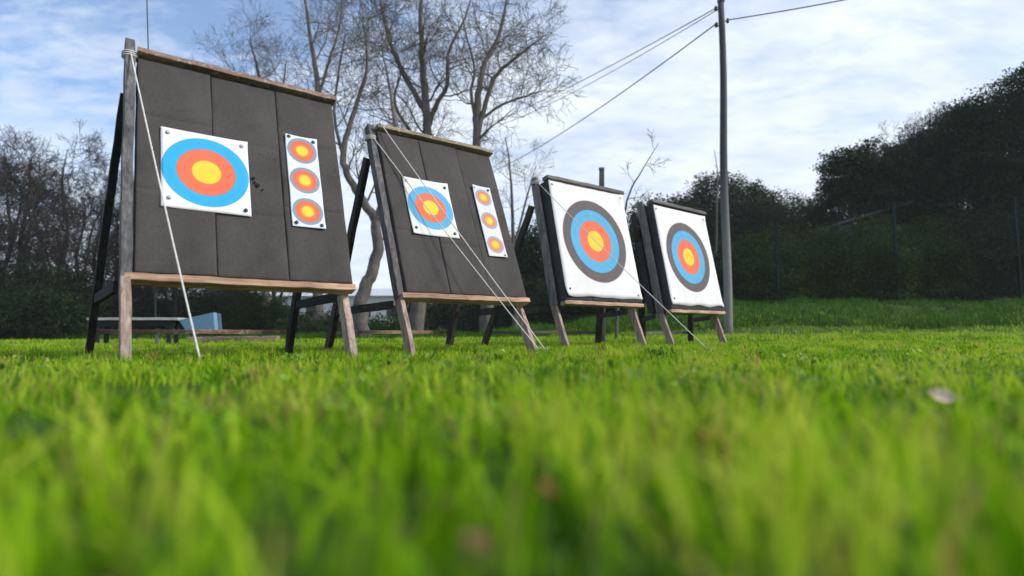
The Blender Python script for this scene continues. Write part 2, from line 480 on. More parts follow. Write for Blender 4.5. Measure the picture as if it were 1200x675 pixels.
for S_ in STANDS:
    th, ln = S_['th'], S_['ln']
    up = Vector((0, math.sin(ln), math.cos(ln)))       # local axes: x along board, y to the back, z up
    nb = Vector((0, math.cos(ln), -math.sin(ln)))      # board's back normal
    X1 = Vector((1, 0, 0))
    S_['up'], S_['nb'] = up, nb
    root = empty('target_stand', (S_['x'], S_['y'], 0), th, label=S_['label'], cat='target stand', group='wooden easels of the archery targets')
    S_['root'] = root
    L, H, W, rec = S_['L'], S_['H'], S_['W'], S_['rec']
    pl = lambda u, v, d=0, X1=X1, up=up, nb=nb, L=S_['L']: X1 * u + up * (v + L) + nb * d      # in-plane point: u right, v above the bottom rail, d behind the face
    S_['pl'] = pl
    pw, pt = (.026, .038) if rec < .1 else (.020, .046)
    # posts with legs: straight from the foot up past the top rail
    for u, tz, rc in ((-.036, S_['topz'], rec), (W - .03, .04, rec if rec > .1 else .12)):
        top = pl(u, H + tz, rc)
        foot = Vector((u + (.01 if u < 0 else 0), .02 + rc * .35, -.03))
        mid = pl(u, -.03, rc); 
        m1 = MB(); m1.beam(mid + up * .0, top, X1 * pw, nb * pt, rng, 12, .0025)
        m1.build('post', S_['post'], root)
        m2 = MB(); ax = (mid - foot).normalized()
        m2.beam(foot, mid + ax * (-.002), X1 * (.024 if rec < .05 else .018), nb * .042, rng, 8, .002)
        m2.build('leg', W_GREYX if u < 0 or True else W_TAN, root)
    # top rail
    m1 = MB()
    m1.beam(pl(-.002, H + .028, .02), pl(W + .02, H + .028, .02), nb * (.055 if rec < .1 else .05), up * (.019 if rec < .1 else .022), rng, 16, .0025)
    m1.build('top_rail', S_['top'], root)
    # bottom rail carrying the foam
    m1 = MB()
    m1.beam(pl(-.04 if rec < .1 else -.02, -.028, .035), pl(W + .01, -.028, .035), nb * .042, up * .021, rng, 16, .003)
    m1.build('bottom_rail', W_TAN, root)
    # rear legs, spreaders, low stretcher
    feet = []
    for i, (u, px) in enumerate(((-.05, S_['RL']), (W - .06, S_['RR']))):
        best = None
        for q in range(-80, 81):
            P = Vector((u + q * .01, S_['rt'], 0))
            Wd = Matrix.Translation(root.location) @ Matrix.Rotation(th, 4, 'Z') @ P
            e = abs(project(Wd)[0] - px)
            if best is None or e < best[0]: best = (e, P)
        foot = best[1] + Vector((0, 0, -.03)); feet.append(foot)
        top = pl(u, S_['rltop'] , rec + .09)
        ax = (top - foot).normalized(); side = ax.cross(Vector((0, 1, 0))).normalized(); th_ = ax.cross(side).normalized()
        m1 = MB(); m1.beam(foot, top, side * .022, th_ * .042, rng, 12, .003)
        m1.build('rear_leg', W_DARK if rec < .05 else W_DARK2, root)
        # spreader from the post to the rear leg at rail height
        a = pl(u + (.03 if i else -.02), -.05, rec + .06)
        k = (a.z - .02 - foot.z) / (top.z - foot.z); bpt = foot.lerp(top, k)
        m1 = MB(); m1.beam(a, bpt + (bpt - a).normalized() * .06, X1 * .014, Vector((0, 0, 1)) * .030, rng, 6, .002)
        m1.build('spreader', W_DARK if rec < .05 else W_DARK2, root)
    k = .125
    pa, pb = [f_.lerp(pl(u, S_['rltop'], rec + .09), k) for f_, u in zip(feet, (-.05, W - .06))]
    m1 = MB(); m1.beam(pa + (pa - pb).normalized() * .01 + Vector((0, .055, 0)), pb + (pb - pa).normalized() * .01 + Vector((0, .055, 0)), Vector((0, .013, 0)), Vector((0, 0, .016)), rng, 10, .002)
    m1.build('stretcher', W_REDTAN if S_['RL'] < 500 else W_GREY, root)

# foam butts, each of three upright panels
def world_matrix(S_, d=0):
    "origin at the bottom left of the face; x right, y back normal, z up the slope"
    up, nb = S_['up'], S_['nb']
    o = S_['pl'](0, 0, d)
    m = Matrix(((1, nb.x, up.x, o.x), (0, nb.y, up.y, o.y), (0, nb.z, up.z, o.z), (0, 0, 0, 1)))
    return Matrix.Translation((S_['x'], S_['y'], 0)) @ Matrix.Rotation(S_['th'], 4, 'Z') @ m
blabels = ['black foam butt of three panels on the easel at the left end of the row',
           'black foam butt of three panels on the second easel from the left',
           'dark foam butt almost hidden behind the big white face on the third easel',
           'dark foam butt almost hidden behind the white face on the right-end easel']
def foam_panel(w_, h_, t_, seedv, cuts=(0.34, .67)):
    "soft-edged slab, its front gently dented, thin layer joints across"
    xs = np.unique(np.r_[0, .006, np.linspace(.02, w_ - .02, 9), w_ - .006, w_])
    zs = [0, .006]
    for c_ in cuts: zs += [h_ * c_ - .0025, h_ * c_, h_ * c_ + .0025]
    zs = np.unique(np.r_[zs, np.linspace(.02, h_ - .02, 22), h_ - .006, h_])
    mb = MB(); idx = {}
    def pt(i, j, back):
        x_, z_ = xs[i], zs[j]
        e = min(x_, w_ - x_, z_, h_ - z_)
        d = .0035 * max(0, 1 - e / .007) ** 2
        for c_ in cuts:
            if abs(z_ - h_ * c_) < .001: d += .0015
        d += .004 * noise.noise((x_ * 5 + seedv, z_ * 4, seedv * 1.7))
        xx = x_ + (.003 * noise.noise((z_ * 5, seedv, 1)) if i in (0, len(xs) - 1) else 0)
        return (xx, t_ - d if back else d, z_)
    for back in (0, 1):
        for i in range(len(xs)):
            for j in range(len(zs)):
                idx[i, j, back] = len(mb.v); mb.v.append(pt(i, j, back))
    I, J = len(xs) - 1, len(zs) - 1
    for i in range(I):
        for j in range(J):
            mb.f.append((idx[i, j, 0], idx[i + 1, j, 0], idx[i + 1, j + 1, 0], idx[i, j + 1, 0]))
            mb.f.append((idx[i, j, 1], idx[i, j + 1, 1], idx[i + 1, j + 1, 1], idx[i + 1, j, 1]))
    for i in range(I):
        mb.f.append((idx[i, 0, 0], idx[i, 0, 1], idx[i + 1, 0, 1], idx[i + 1, 0, 0]))
        mb.f.append((idx[i, J, 0], idx[i + 1, J, 0], idx[i + 1, J, 1], idx[i, J, 1]))
    for j in range(J):
        mb.f.append((idx[0, j, 0], idx[0, j + 1, 0], idx[0, j + 1, 1], idx[0, j, 1]))
        mb.f.append((idx[I, j, 0], idx[I, j, 1], idx[I, j + 1, 1], idx[I, j + 1, 0]))
    return mb
for i, S_ in enumerate(STANDS):
    r_ = empty('target_butt', (0, 0, 0), label=blabels[i], cat='target butt', group='foam butts held in the easels')
    r_.matrix_world = world_matrix(S_)
    W, H = S_['W'], S_['H']; pw = W / 3
    for k in range(3):
        o = foam_panel(pw - .004, H - .004, S_['thick'] if S_['rec'] < .1 else S_['thick'] - .045, i * 7.3 + k * 2.1, (.36, .71) if k != 1 else (.30, .66)).build('foam_panel', S_['foam'], r_, smooth=True)
        o.location = (k * pw + .002, .004 * ((k * 5 + i) % 3), .001)
# arrow-torn spots in the foam right of the first square face
bt = [o for o in COL.objects if o.get('label') == blabels[0]][0]
mb = MB()
for (u, v, rr_) in ((.612, .672, .011), (.632, .628, .013), (.618, .645, .006), (.66, .60, .005)):
    n = 9; ring = lambda k, d: [(u + rr_ * k * math.cos(a * 6.2832 / n) * (1 + .3 * math.sin(a * 2.3 + u * 90)), d, v + rr_ * k * math.sin(a * 6.2832 / n) * (1 + .3 * math.cos(a * 1.7 + v * 70))) for a in range(n)]
    mb.loft([ring(.6, .012), ring(1.0, .0), ring(.8, -.004), ring(.3, -.001)])
mb.build('torn_spot', simple('torn_foam', (.012, .011, .011), .95), bt)
# spare slab leaning behind the right-end easel
S_ = STANDS[3]
sp = foam_panel(1.0, 1.34, .10, 51.0).build('foam_slab', FOAM_OLD)
sp.matrix_world = world_matrix(S_, .28) @ Matrix.Translation((.02, 0, .02))
tag(sp, 'spare plain dark foam slab leaning behind the right-end easel', 'foam slab')

# paper faces
def sheet(w_, h_, seedv, curl=(0, 0, 0, 0), n=26, rnd=0.0):
    "thin paper: front and back grid, slightly wavy, corners lifting"
    mb = MB()
    m_ = max(6, int(n * h_ / w_)) if h_ > w_ else n
    for back in (0, 1):
        for j in range(m_ + 1):
            for i in range(n + 1):
                a, b_ = i / n, j / m_
                y_ = -.003 - .0025 * (1 + noise.noise((a * 3 * w_ + seedv, b_ * 3 * h_, seedv)))
                for q, (ca_, cb_) in enumerate(((0, 0), (1, 0), (0, 1), (1, 1))):
                    dd = math.hypot((a - ca_) * w_, (b_ - cb_) * h_)
                    y_ -= curl[q] * max(0, 1 - dd / .14) ** 2
                sag = 1 - rnd * (b_ < .001) * (math.sin(a * 9 + seedv) * .5 + .5)
                mb.v.append((a * w_ + .002 * noise.noise((b_ * 4, seedv, 3)), y_ + (.0012 if back else 0), b_ * h_ + (rnd * .03 * noise.noise((a * 5, seedv, 9)) if j == 0 else 0)))
    q = (n + 1) * (m_ + 1)
    for j in range(m_):
        for i in range(n):
            a = j * (n + 1) + i
            mb.f.append((a, a + 1, a + n + 2, a + n + 1)); mb.f.append((q + a, q + a + n + 1, q + a + n + 2, q + a + 1))
    for i in range(n):
        mb.f.append((i, q + i, q + i + 1, i + 1)); a = m_ * (n + 1) + i; mb.f.append((a, a + 1, q + a + 1, q + a))
    for j in range(m_):
        a = j * (n + 1); mb.f.append((a, a + n + 1, q + a + n + 1, q + a)); a += n; mb.f.append((a, q + a, q + a + n + 1, a + n + 1))
    return mb
def pin(parent, x_, z_, m, r=.014):
    mb = MB(); n = 12
    rr = []
    for d, k in ((-.006, .55), (-.011, 1), (-.015, .95), (-.018, .6)):
        rr.append([(x_ + r * k * math.cos(a * math.pi / 6), d, z_ + r * k * math.sin(a * math.pi / 6)) for a in range(n)])
    mb.loft(rr); mb.build('pin', m, parent, smooth=True)
def face(S_, u, v, w_, h_, material, seedv, label, pins, group=None, curl=(0, 0, 0, 0), rot=0, rnd=0, pr=.014):
    r_ = empty('paper_target', (0, 0, 0), label=label, cat='paper target', group=group)
    r_.matrix_world = world_matrix(S_) @ Matrix.Translation((u, 0, v)) @ Matrix.Rotation(rot, 4, 'Y')
    sheet(w_, h_, seedv, curl, rnd=rnd).build('paper', material, r_, smooth=True)
    for x_, z_, m in pins: pin(r_, x_, z_, m, pr)
r6 = .231
small = [(r6, BLN), (r6 - .003, BLU), (.195, BLN), (.1935, BLU), (.157, RLN), (.154, RED), (.118, RLN), (.1165, RED), (.079, YLN), (.076, YEL), (.040, YLN), (.0385, YEL)]
MP1 = paper('six_ring_paper', [(.233, .262)], small)
face(STANDS[0], .118, .398, .467, .525, MP1, 1.0, 'square paper face with blue, red and yellow rings on the left-end foam butt',
     [(.436, .035, BLACKPIN), (.035, .492, PALEPIN), (.432, .488, PALEPIN), (.04, .06, PALEPIN)], 'square six ring target faces', (.004, .0, .004, .006), pr=.012)
MP2 = paper('six_ring_paper_pale', [(.215, .258)], [(r - .012 if r > .2 else r * .95, tuple(.25 + .7 * x for x in c_) if c_ in (BLU,) else c_) for r, c_ in small], white=(.72, .73, .68))
BL2 = (.10, .40, .66)
MP2 = paper('six_ring_paper_pale', [(.205, .258)], [(.199, BLN), (.196, BL2), (.168, BLN), (.1665, BL2), (.137, RLN), (.134, RED), (.102, RLN), (.1005, RED), (.069, YLN), (.066, YEL), (.035, YLN), (.0335, YEL)], white=(.72, .73, .68))
face(STANDS[1], .140, .488, .41, .52, MP2, 2.0, 'square paper face with blue, red and yellow rings on the second foam butt',
     [(.375, .475, BLACKPIN), (.035, .055, BLACKPIN), (.375, .04, BLACKPIN), (.03, .485, PALEPIN)], 'square six ring target faces', (.01, .004, .004, .010), pr=.012)
GB = (.22, .30, .42)
trip = [(.097, GB), (.078, (.70, .16, .07)), (.058, (.62, .13, .06)), (.0565, (.74, .18, .08)), (.041, (.85, .42, .04)), (.033, YEL)]
MP3 = paper('triple_paper', [(.104, .115), (.104, .345), (.104, .572)], trip, white=(.70, .75, .82))
face(STANDS[0], .822, .366, .208, .682, MP3, 3.0, 'tall narrow face of three small rings on the left-end foam butt',
     [(.022, .665, BLACKPIN), (.182, .655, BLACKPIN), (.025, .025, BLACKPIN), (.183, .022, BLACKPIN)], 'tall three spot target faces', (0, .006, .008, .01), pr=.012)
MP4 = paper('triple_paper_faded', [(.093, .112), (.093, .345), (.093, .577)], [(.082, (.36, .34, .40)), (.062, (.68, .22, .10)), (.040, (.85, .40, .05)), (.026, YEL)], white=(.66, .68, .74))
face(STANDS[1], .805, .358, .186, .690, MP4, 4.0, 'tall narrow face of three faded small rings on the second foam butt',
     [(.16, .66, BLACKPIN), (.018, .665, PALEPIN), (.165, .02, PALEPIN)], 'tall three spot target faces', (0, .004, .012, .004), pr=.011)
GK, GKL = (.125, .105, .105), (.36, .20, .20)
def bigrings(k):
    out = [(.494, GKL), (.488, GK), (.429, (.17, .15, .15)), (.4265, GK), (.378, BLN), (.375, BL2), (.311, BLN), (.308, BL2), (.249, RLN), (.246, RED), (.184, RLN), (.181, RED), (.124, YLN), (.121, YEL), (.062, YLN), (.0595, YEL)]
    return [(r * k, c_) for r, c_ in out]
MP5 = paper('large_paper', [(.585, .665)], bigrings(1.0), white=(.80, .78, .79))
face(STANDS[2], .012, .040, 1.195, 1.325, MP5, 5.0, 'big white face with grey, blue, red and yellow rings on the third butt',
     [(.05, 1.28, PALEPIN), (.06, .08, BLACKPIN), (1.15, 1.28, PALEPIN), (1.14, .05, PALEPIN)], 'big white ten ring target faces', (.03, .01, .004, .012), rnd=1, pr=.013)
MP6 = paper('large_paper_far', [(.585, .662)], bigrings(.97), white=(.80, .78, .79))
face(STANDS[3], .012, .050, 1.190, 1.315, MP6, 6.0, 'big white face with grey, blue, red and yellow rings on the right-end butt',
     [(.05, 1.27, PALEPIN), (.07, .08, BLACKPIN), (1.14, 1.26, PALEPIN)], 'big white ten ring target faces', (.012, .02, .004, .01), rnd=1, pr=.013)

# guy ropes, each tied to a post top and pegged in front of the row
def guy(S_, vtop, px, gy_, label, sag=.012, u=-.035, r=.0042, dd=.0, rail=False):
    a = Matrix.Translation((S_['x'], S_['y'], 0)) @ Matrix.Rotation(S_['th'], 4, 'Z') @ S_['pl'](u, vtop, S_['rec'] - .045 + dd)
    g0 = at(px, 420, gy_); g0.z = 0.02
    root = empty('guy_rope', g0, label=label, cat='guy rope', group='ropes staking the easels down')
    pts = []
    for k in range(25):
        s = k / 24; p = a.lerp(g0, s); p.z -= sag * 4 * s * (1 - s); pts.append(p - g0)
    mb = MB(); mb.tube(pts, r, 8); mb.build('rope', ROPE, root, smooth=True)
    mb = MB()
    for k in range(3):       # wraps of the knot round the post
        c_ = a - g0 + Vector((0, 0, .012 * (k - 1)))
        d1 = Vector((math.cos(S_['th']), math.sin(S_['th']), 0)); d2 = Vector((-d1.y, d1.x, 0))
        if rail:
            c_ = a - g0 + d1 * .012 * (k - 1)
            mb.tube([c_ + d2 * (.055 + .068 * math.cos(q / 12 * 6.2832)) + Vector((0, 0, .030 * math.sin(q / 12 * 6.2832))) for q in range(13)], r, 6)
            continue
        mb.tube([c_ + d2 * .045 + (d1 * math.cos(q / 12 * 6.2832) * .040 + d2 * math.sin(q / 12 * 6.2832) * .050) for q in range(13)], r, 6)
    mb.build('knot', ROPE, root, smooth=True)
    mb = MB(); mb.tube([(0, .02, -.06), (0, 0, .005), (0, -.006, .030)], [.004, .004, .004], 8)
    mb.tube([(0, -.006, .030), (0, .012, .036), (0, .02, .028)], .004, 8)
    mb.build('peg', STEEL, root, smooth=True)
guy(STANDS[0], 1.40, 236, 2.50, 'pale rope running down from the left-end easel post across its foam', r=.0042)
guy(STANDS[1], 1.428 + .028, 641, 4.10, 'right-hand pale rope from the second easel top rail crossing its square face', r=.0038, u=.035, dd=-.045, rail=True)
guy(STANDS[1], 1.36, 633, 4.30, 'left-hand pale rope from the second easel post passing under its square face', r=.0038, u=-.04, sag=.012)
guy(STANDS[2], 1.38, 829, 5.0, 'pale rope from the third easel post reaching the grass before the right-end easel', r=.0040, sag=.02)

# ------------------------------------------------------------------ pole, wires, mast
def polytube(mb, p, q, sag, r, n=30, sides=6):
    pts = []
    for k in range(n + 1):
        s = k / n; c_ = p.lerp(q, s); c_.z -= sag * 4 * s * (1 - s); pts.append(c_)
    mb.tube(pts, r, sides)
PB = at(853, 397, 13.2); PT = at(845, 1, 13.2)
PB.z = float(ground_z(PB.x, PB.y)) - .02
pole = empty('utility_pole', PB, label='tall grey utility pole standing beside the right-end target', cat='utility pole', group='poles carrying the cables')
m_pole, t, b = mat('pole_grey')
tc = N(t, 'ShaderNodeTexCoord'); sp_ = N(t, 'ShaderNodeSeparateXYZ'); t.links.new(tc.outputs['Object'], sp_.inputs[0])
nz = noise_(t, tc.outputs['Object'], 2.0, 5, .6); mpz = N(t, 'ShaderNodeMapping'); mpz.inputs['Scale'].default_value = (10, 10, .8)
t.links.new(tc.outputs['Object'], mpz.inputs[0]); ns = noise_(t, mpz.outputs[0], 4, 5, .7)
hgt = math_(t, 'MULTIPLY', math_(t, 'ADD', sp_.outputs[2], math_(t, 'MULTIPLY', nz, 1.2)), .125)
c = ramp(t, hgt, [(.32, (.22, .215, .20)), (.56, (.055, .055, .065))])  # lit lower half and darker upper half painted into the colour by height
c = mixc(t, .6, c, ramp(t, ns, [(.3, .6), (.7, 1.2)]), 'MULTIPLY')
t.links.new(c, b.inputs['Base Color']); b.inputs['Roughness'].default_value = .75; bump(t, b, ns, .3, .01)
top = PT - PB
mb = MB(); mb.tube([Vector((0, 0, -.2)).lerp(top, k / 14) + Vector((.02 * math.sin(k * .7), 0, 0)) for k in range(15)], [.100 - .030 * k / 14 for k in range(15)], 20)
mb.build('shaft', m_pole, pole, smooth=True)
mb = MB(); mb.tube([top - Vector((0, 0, .02)), top + Vector((0, 0, .03)), top + Vector((0, 0, .05))], [.088, .088, .03], 16); mb.build('cap', STEEL, pole)
for dz in (.22, .62):
    mb = MB(); c_ = top - Vector((0, 0, dz))
    mb.tube([c_ + Vector((-.05, 0, 0)), c_ + Vector((-.16, 0, 0))], .014, 8)
    mb.tube([c_ + Vector((-.13, 0, -.02)), c_ + Vector((-.13, 0, .06)), c_ + Vector((-.13, 0, .09))], [.035, .04, .015], 12)
    mb.build('insulator', CABLE, pole)
mb = MB(); c_ = top - Vector((0, 0, .62)); mb.tube([c_ + Vector((.05, 0, .12)), c_ + Vector((.17, 0, .12))], .014, 8); mb.tube([c_ + Vector((.14, 0, .08)), c_ + Vector((.14, 0, .18))], .03, 12); mb.build('insulator', CABLE, pole)
# distant pole that takes the cables on, hidden behind the second target
FB = at(560, 395, 34); FT = at(560, 186, 34); FB.z = float(ground_z(FB.x, FB.y)) - .02
fp = empty('utility_pole', FB, label='distant pole mostly hidden behind the second target, where the cables end', cat='utility pole', group='poles carrying the cables')
mb = MB(); mb.tube([Vector((0, 0, -.2)), (FT - FB) * .5, FT - FB], [.11, .10, .08], 14); mb.build('shaft', m_pole, fp, smooth=True)
mb = MB(); mb.tube([FT - FB + Vector((-.3, 0, -.2)), FT - FB + Vector((.3, 0, -.2))], .04, 8); mb.build('crossarm', W_GREY, fp)
def cable(p, q, sag, r, label):
    mb = MB(); polytube(mb, Vector((0, 0, 0)), q - p, sag, r, 40)
    o = mb.build('overhead_cable', CABLE, smooth=True); o.location = p
    tag(o, label, 'cable', 'overhead cables')
pa = PT - Vector((.13, 0, .18)); pb = PT - Vector((.13, 0, .56)); pc = PT + Vector((.14, 0, -.47))
cable(pa, at(546, 155, 34), .25, .012, 'upper thin cable from the pole top towards the bare trees')
cable(pa + Vector((0, 0, -.06)), at(552, 157, 34), .40, .010, 'thin cable close under the uppermost one, left of the pole')
cable(pb, at(566, 206, 34), .35, .016, 'lowest and thickest cable from the pole down to the left')
cable(pc, at(1500, -128, 9), .20, .013, 'cable from the pole rising out of the photo to the right')
mb0 = at(184, 398, 9.0); mt0 = at(171, -40, 9.0); mb0.z = 0
ms = empty('metal_mast', mb0, label='very thin dark mast rising behind the left-end target into the sky', cat='mast')
mb = MB(); mb.tube([Vector((0, 0, -.1)), (mt0 - mb0) * .6, mt0 - mb0], [.016, .011, .008], 10); mb.build('shaft', CABLE, ms, smooth=True)
mb = MB(); mb.tube([Vector((0, 0, 0)), Vector((0, 0, .25))], .03, 12); mb.build('sleeve', STEEL, ms)
# short post seen over the third target
pb0 = at(706, 400, 9.2); pt0 = at(705, 199, 9.2); pb0.z = 0
o = empty('wooden_post', pb0, label='plain grey post behind the third target, its tip above the top rail', cat='post')
mb = MB(); mb.beam((0, 0, -.1), pt0 - pb0, (.038, 0, 0), (0, .038, 0), rng, 12, .003); mb.build('shaft', W_POST, o)
mb = MB(); mb.beam(pt0 - pb0 + Vector((0, 0, .001)), pt0 - pb0 + Vector((0, 0, .03)), (.044, 0, 0), (0, .044, 0), None, 1); mb.build('cap', W_GREY, o)

# ------------------------------------------------------------------ bare trees
def bare_tree(trunks, seedv, label, counts=(9, 6, 5, 4), lens=(2.4, 1.3, .7, .36), barkm=W_BARK, twigm=W_TWIG, group='bare trees behind the targets', upb=.25, frac0=.25, name='bare_tree', base=None, rmin=.0045):
    "trunks: list of (points in world, radii); grows limbs, branches and twigs"
    r_ = random.Random(seedv)
    base = base or trunks[0][0][0].copy()
    root = empty(name, base, label=label, cat='bare tree', group=group)
    tk, cw = MB(), MB()
    def rv(): return Vector((r_.gauss(0, 1), r_.gauss(0, 1), r_.gauss(0, 1))).normalized()
    def grow(p, d, ln, rad, lev):
        n = 6 if lev == 0 else 5 if lev == 1 else 4 if lev == 2 else 3
        pts = [p]; rads = [rad]; dirs = [d]
        for k in range(n):
            d = (d + rv() * (.34 if lev < 2 else .32) + Vector((0, 0, upb * (.25 if lev < 2 else .1)))).normalized()
            p = p + d * (ln / n); pts.append(p); dirs.append(d)
            rads.append(max(rmin * .7, rad * (1 - .72 * (k + 1) / n)))
        (tk if lev == 0 else cw).tube([q - base for q in pts], rads, 6 if lev == 0 else 4 if lev == 1 else 3, cap=False)
        if lev + 1 < len(counts):
            m = counts[lev + 1]
            for k in range(m):
                s = .22 + .78 * (k + r_.random()) / m; s = min(s, .999)
                i = int(s * n); f_ = s * n - i
                q = pts[i].lerp(pts[i + 1], f_); rr_ = rads[i] * (1 - f_) + rads[i + 1] * f_
                dd = (dirs[i] * .9 + rv() * .85).normalized()
                grow(q, dd, lens[lev + 1] * (1.15 - .5 * s) * r_.uniform(.65, 1.25), max(rmin, rr_ * .62), lev + 1)
    for pts, rads in trunks:
        # refine the trunk line
        P = [pts[0]]; Rr = [rads[0]]
        for j_, (a, b_, ra, rb) in enumerate(zip(pts, pts[1:], rads, rads[1:])):
            pm = pts[j_ - 1] if j_ else a * 2 - b_; pn_ = pts[j_ + 2] if j_ + 2 < len(pts) else b_ * 2 - a
            for k in range(1, 6):
                s = k / 5
                q = ((a * 2) + (b_ - pm) * s + (pm * 2 - a * 5 + b_ * 4 - pn_) * s * s + (a * 3 - pm - b_ * 3 + pn_) * s ** 3) * .5
                q = q + rv() * ra * .22
                P.append(q); Rr.append(ra + (rb - ra) * s)
        tk.tube([q - base for q in P], Rr, 10, cap=False)
        n = len(P) - 1
        for k in range(counts[0]):
            s = frac0 + (1 - frac0) * (k + r_.random()) / counts[0]; s = min(s, .999)
            i = int(s * n); f_ = s * n - i
            q = P[i].lerp(P[i + 1], f_); rr_ = Rr[i] * (1 - f_) + Rr[i + 1] * f_
            ax = (P[i + 1] - P[i]).normalized()
            az = rv(); az = (az - ax * az.dot(ax)).normalized()
            grow(q, (ax * r_.uniform(.35, .8) + az).normalized(), lens[0] * (1.25 - .6 * s) * r_.uniform(.7, 1.2), max(rmin, min(.034, rr_ * .38)), 0)
    tk.build('trunk', barkm, root, smooth=True)
    cw.build('crown', twigm, root, smooth=False)
    return root
def pl_(pxs, y_, k=None):
    out = [at(a, b_, y_ + (c_[0] if c_ else 0)) for a, b_, *c_ in pxs]
    if pxs[0][1] > 380: out[0].z = min(out[0].z, float(ground_z(out[0].x, out[0].y)) - .05)
    return out
Y0 = 17.0
bare_tree([(pl_([(486, 392), (492, 300), (498, 200), (501, 150), (497, 90), (493, 30), (496, -60, 1)], Y0), [.24, .19, .15, .13, .10, .07, .02]),
           (pl_([(500, 152), (514, 118), (524, 100), (526, 60), (545, 20), (560, -30)], Y0), [.085, .07, .06, .045, .03, .012]),
           (pl_([(498, 130), (470, 80), (452, 30), (440, -40)], Y0), [.09, .07, .05, .02]),
           (pl_([(498, 175), (478, 150), (462, 118), (470, 84), (464, 60)], Y0), [.06, .05, .04, .025, .012])],
          3, 'tallest bare tree, its forked trunk rising behind the second target', counts=(9, 6, 5, 3), lens=(1.6, 1.1, .75, .42), rmin=.0062)
bare_tree([(pl_([(570, 392), (568, 300), (560, 230), (558, 170), (560, 120), (566, 80), (585, 40), (596, -10)], Y0 - 1), [.20, .17, .14, .12, .10, .07, .05, .02]),
           (pl_([(558, 165), (572, 110), (584, 85), (612, 62), (640, 40)], Y0 - 1), [.075, .065, .055, .04, .015]),
           (pl_([(560, 150), (552, 110), (556, 80), (546, 40), (538, 0)], Y0 - 1), [.055, .045, .035, .025, .010]),
           (pl_([(563, 140), (590, 122), (618, 112), (640, 105)], Y0 - 1), [.045, .035, .025, .012])],
          8, 'bare tree leaning over the right top corner of the second target', counts=(8, 5, 4, 3), lens=(1.2, .9, .6, .36), rmin=.0062)
bare_tree([(pl_([(425, 392), (424, 350), (437, 318), (443, 285), (438, 255), (425, 235), (408, 205), (402, 180), (415, 130), (430, 80), (425, 20)], Y0 - 2), [.20, .17, .15, .14, .125, .11, .09, .08, .06, .04, .02]),
           (pl_([(438, 262), (456, 215), (462, 160), (458, 110), (448, 60)], Y0 - 2), [.08, .065, .05, .035, .015]),
           (pl_([(403, 185), (392, 140), (396, 90), (405, 40)], Y0 - 2), [.05, .04, .03, .015])],
          15, 'crooked bare tree showing between the two left targets', counts=(9, 5, 5, 3), lens=(1.4, .95, .6, .35), rmin=.0055)
bare_tree([(pl_([(372, 392), (374, 250), (373, 110), (366, 60), (358, 0), (356, -40)], Y0 + 2), [.18, .13, .09, .07, .045, .02]),
           (pl_([(373, 115), (386, 70), (398, 30), (402, -20)], Y0 + 2), [.06, .045, .03, .015])],
          23, 'slim bare tree rising above the right corner of the left-end target', counts=(9, 5, 5, 4), lens=(1.6, 1.0, .6, .35))
bare_tree([(pl_([(312, 392), (310, 250), (306, 110), (296, 60), (290, 45)], Y0 + 3), [.14, .10, .06, .03, .012]),
           (pl_([(309, 200), (330, 110), (336, 70)], Y0 + 3), [.06, .04, .015]), (pl_([(309, 200), (285, 110), (272, 75)], Y0 + 3), [.06, .04, .015])],
          31, 'low bushy bare tree whose twigs show over the left-end target', counts=(8, 6, 5, 4), lens=(1.3, .9, .55, .3), rmin=.0038)
bare_tree([(pl_([(604, 392), (602, 300), (598, 200), (592, 160)], Y0 + 1), [.10, .07, .03, .012]), (pl_([(602, 290), (618, 230), (628, 195)], Y0 + 1), [.04, .03, .01])],
          37, 'small bare sapling in the gap between second and third targets', counts=(6, 5, 4, 3), lens=(.9, .6, .4, .2))
bare_tree([(pl_([(722, 396), (726, 300), (735, 235), (752, 200), (772, 168)], 11.0), [.035, .03, .02, .011, .005])],
          41, 'pale thin sapling in the gap between third and fourth targets', counts=(5, 4, 3), lens=(.5, .3, .15), rmin=.004, frac0=.5)
bare_tree([(pl_([(838, 392), (840, 250), (841, 205), (837, 175)], 24.0), [.05, .04, .025, .008])],
          43, 'bare stick-like sapling just left of the grey pole', counts=(3, 3), lens=(.5, .3), frac0=.6)

# thicket of dark bare trees on the left
thick = [bare_tree([([Vector((0, 0, -.1)), Vector((.1, 0, 1.6)), Vector((-.1, .1, 3.2)), Vector((.1, 0, 4.8)), Vector((.0, 0, 6.0))], [.11, .09, .06, .035, .01]),
                    ([Vector((0, 0, .5)), Vector((.6, .2, 2.2)), Vector((1.0, .1, 4.0)), Vector((1.2, .1, 5.2))], [.07, .055, .035, .01]),
                    ([Vector((0, 0, .3)), Vector((-.7, .1, 2.0)), Vector((-1.1, -.2, 3.6)), Vector((-1.5, 0, 4.8))], [.07, .05, .03, .01])],
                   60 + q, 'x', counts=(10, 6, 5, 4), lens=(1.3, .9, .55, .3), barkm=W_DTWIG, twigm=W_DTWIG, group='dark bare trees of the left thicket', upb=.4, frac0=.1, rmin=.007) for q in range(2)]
tl = [('dark bare tree at the very left edge of the photo', -30, 18, 1.0), ('dark bare tree in the left thicket, second from the photo edge', 22, 19, .98),
      ('dark bare tree in the middle of the left thicket', 66, 18, .95), ('dark bare tree of the left thicket nearest the left-end target', 108, 20, .9),
      ('dark bare tree seen between rear leg and post of the left-end target', 148, 21, .95), ('shorter dark bare tree at the back of the left thicket, near the edge', 0, 24, 1.15),
      ('shorter dark bare tree far back in the left thicket', 88, 25, 1.1),
      ('dark bare tree whose stem shows under the left of the first foam butt', 205, 21, .9), ('dark bare tree whose stem shows under the middle of the first foam butt', 262, 22, .9),
      ('dark bare tree whose stem shows under the right of the first foam butt', 318, 21, .85)]
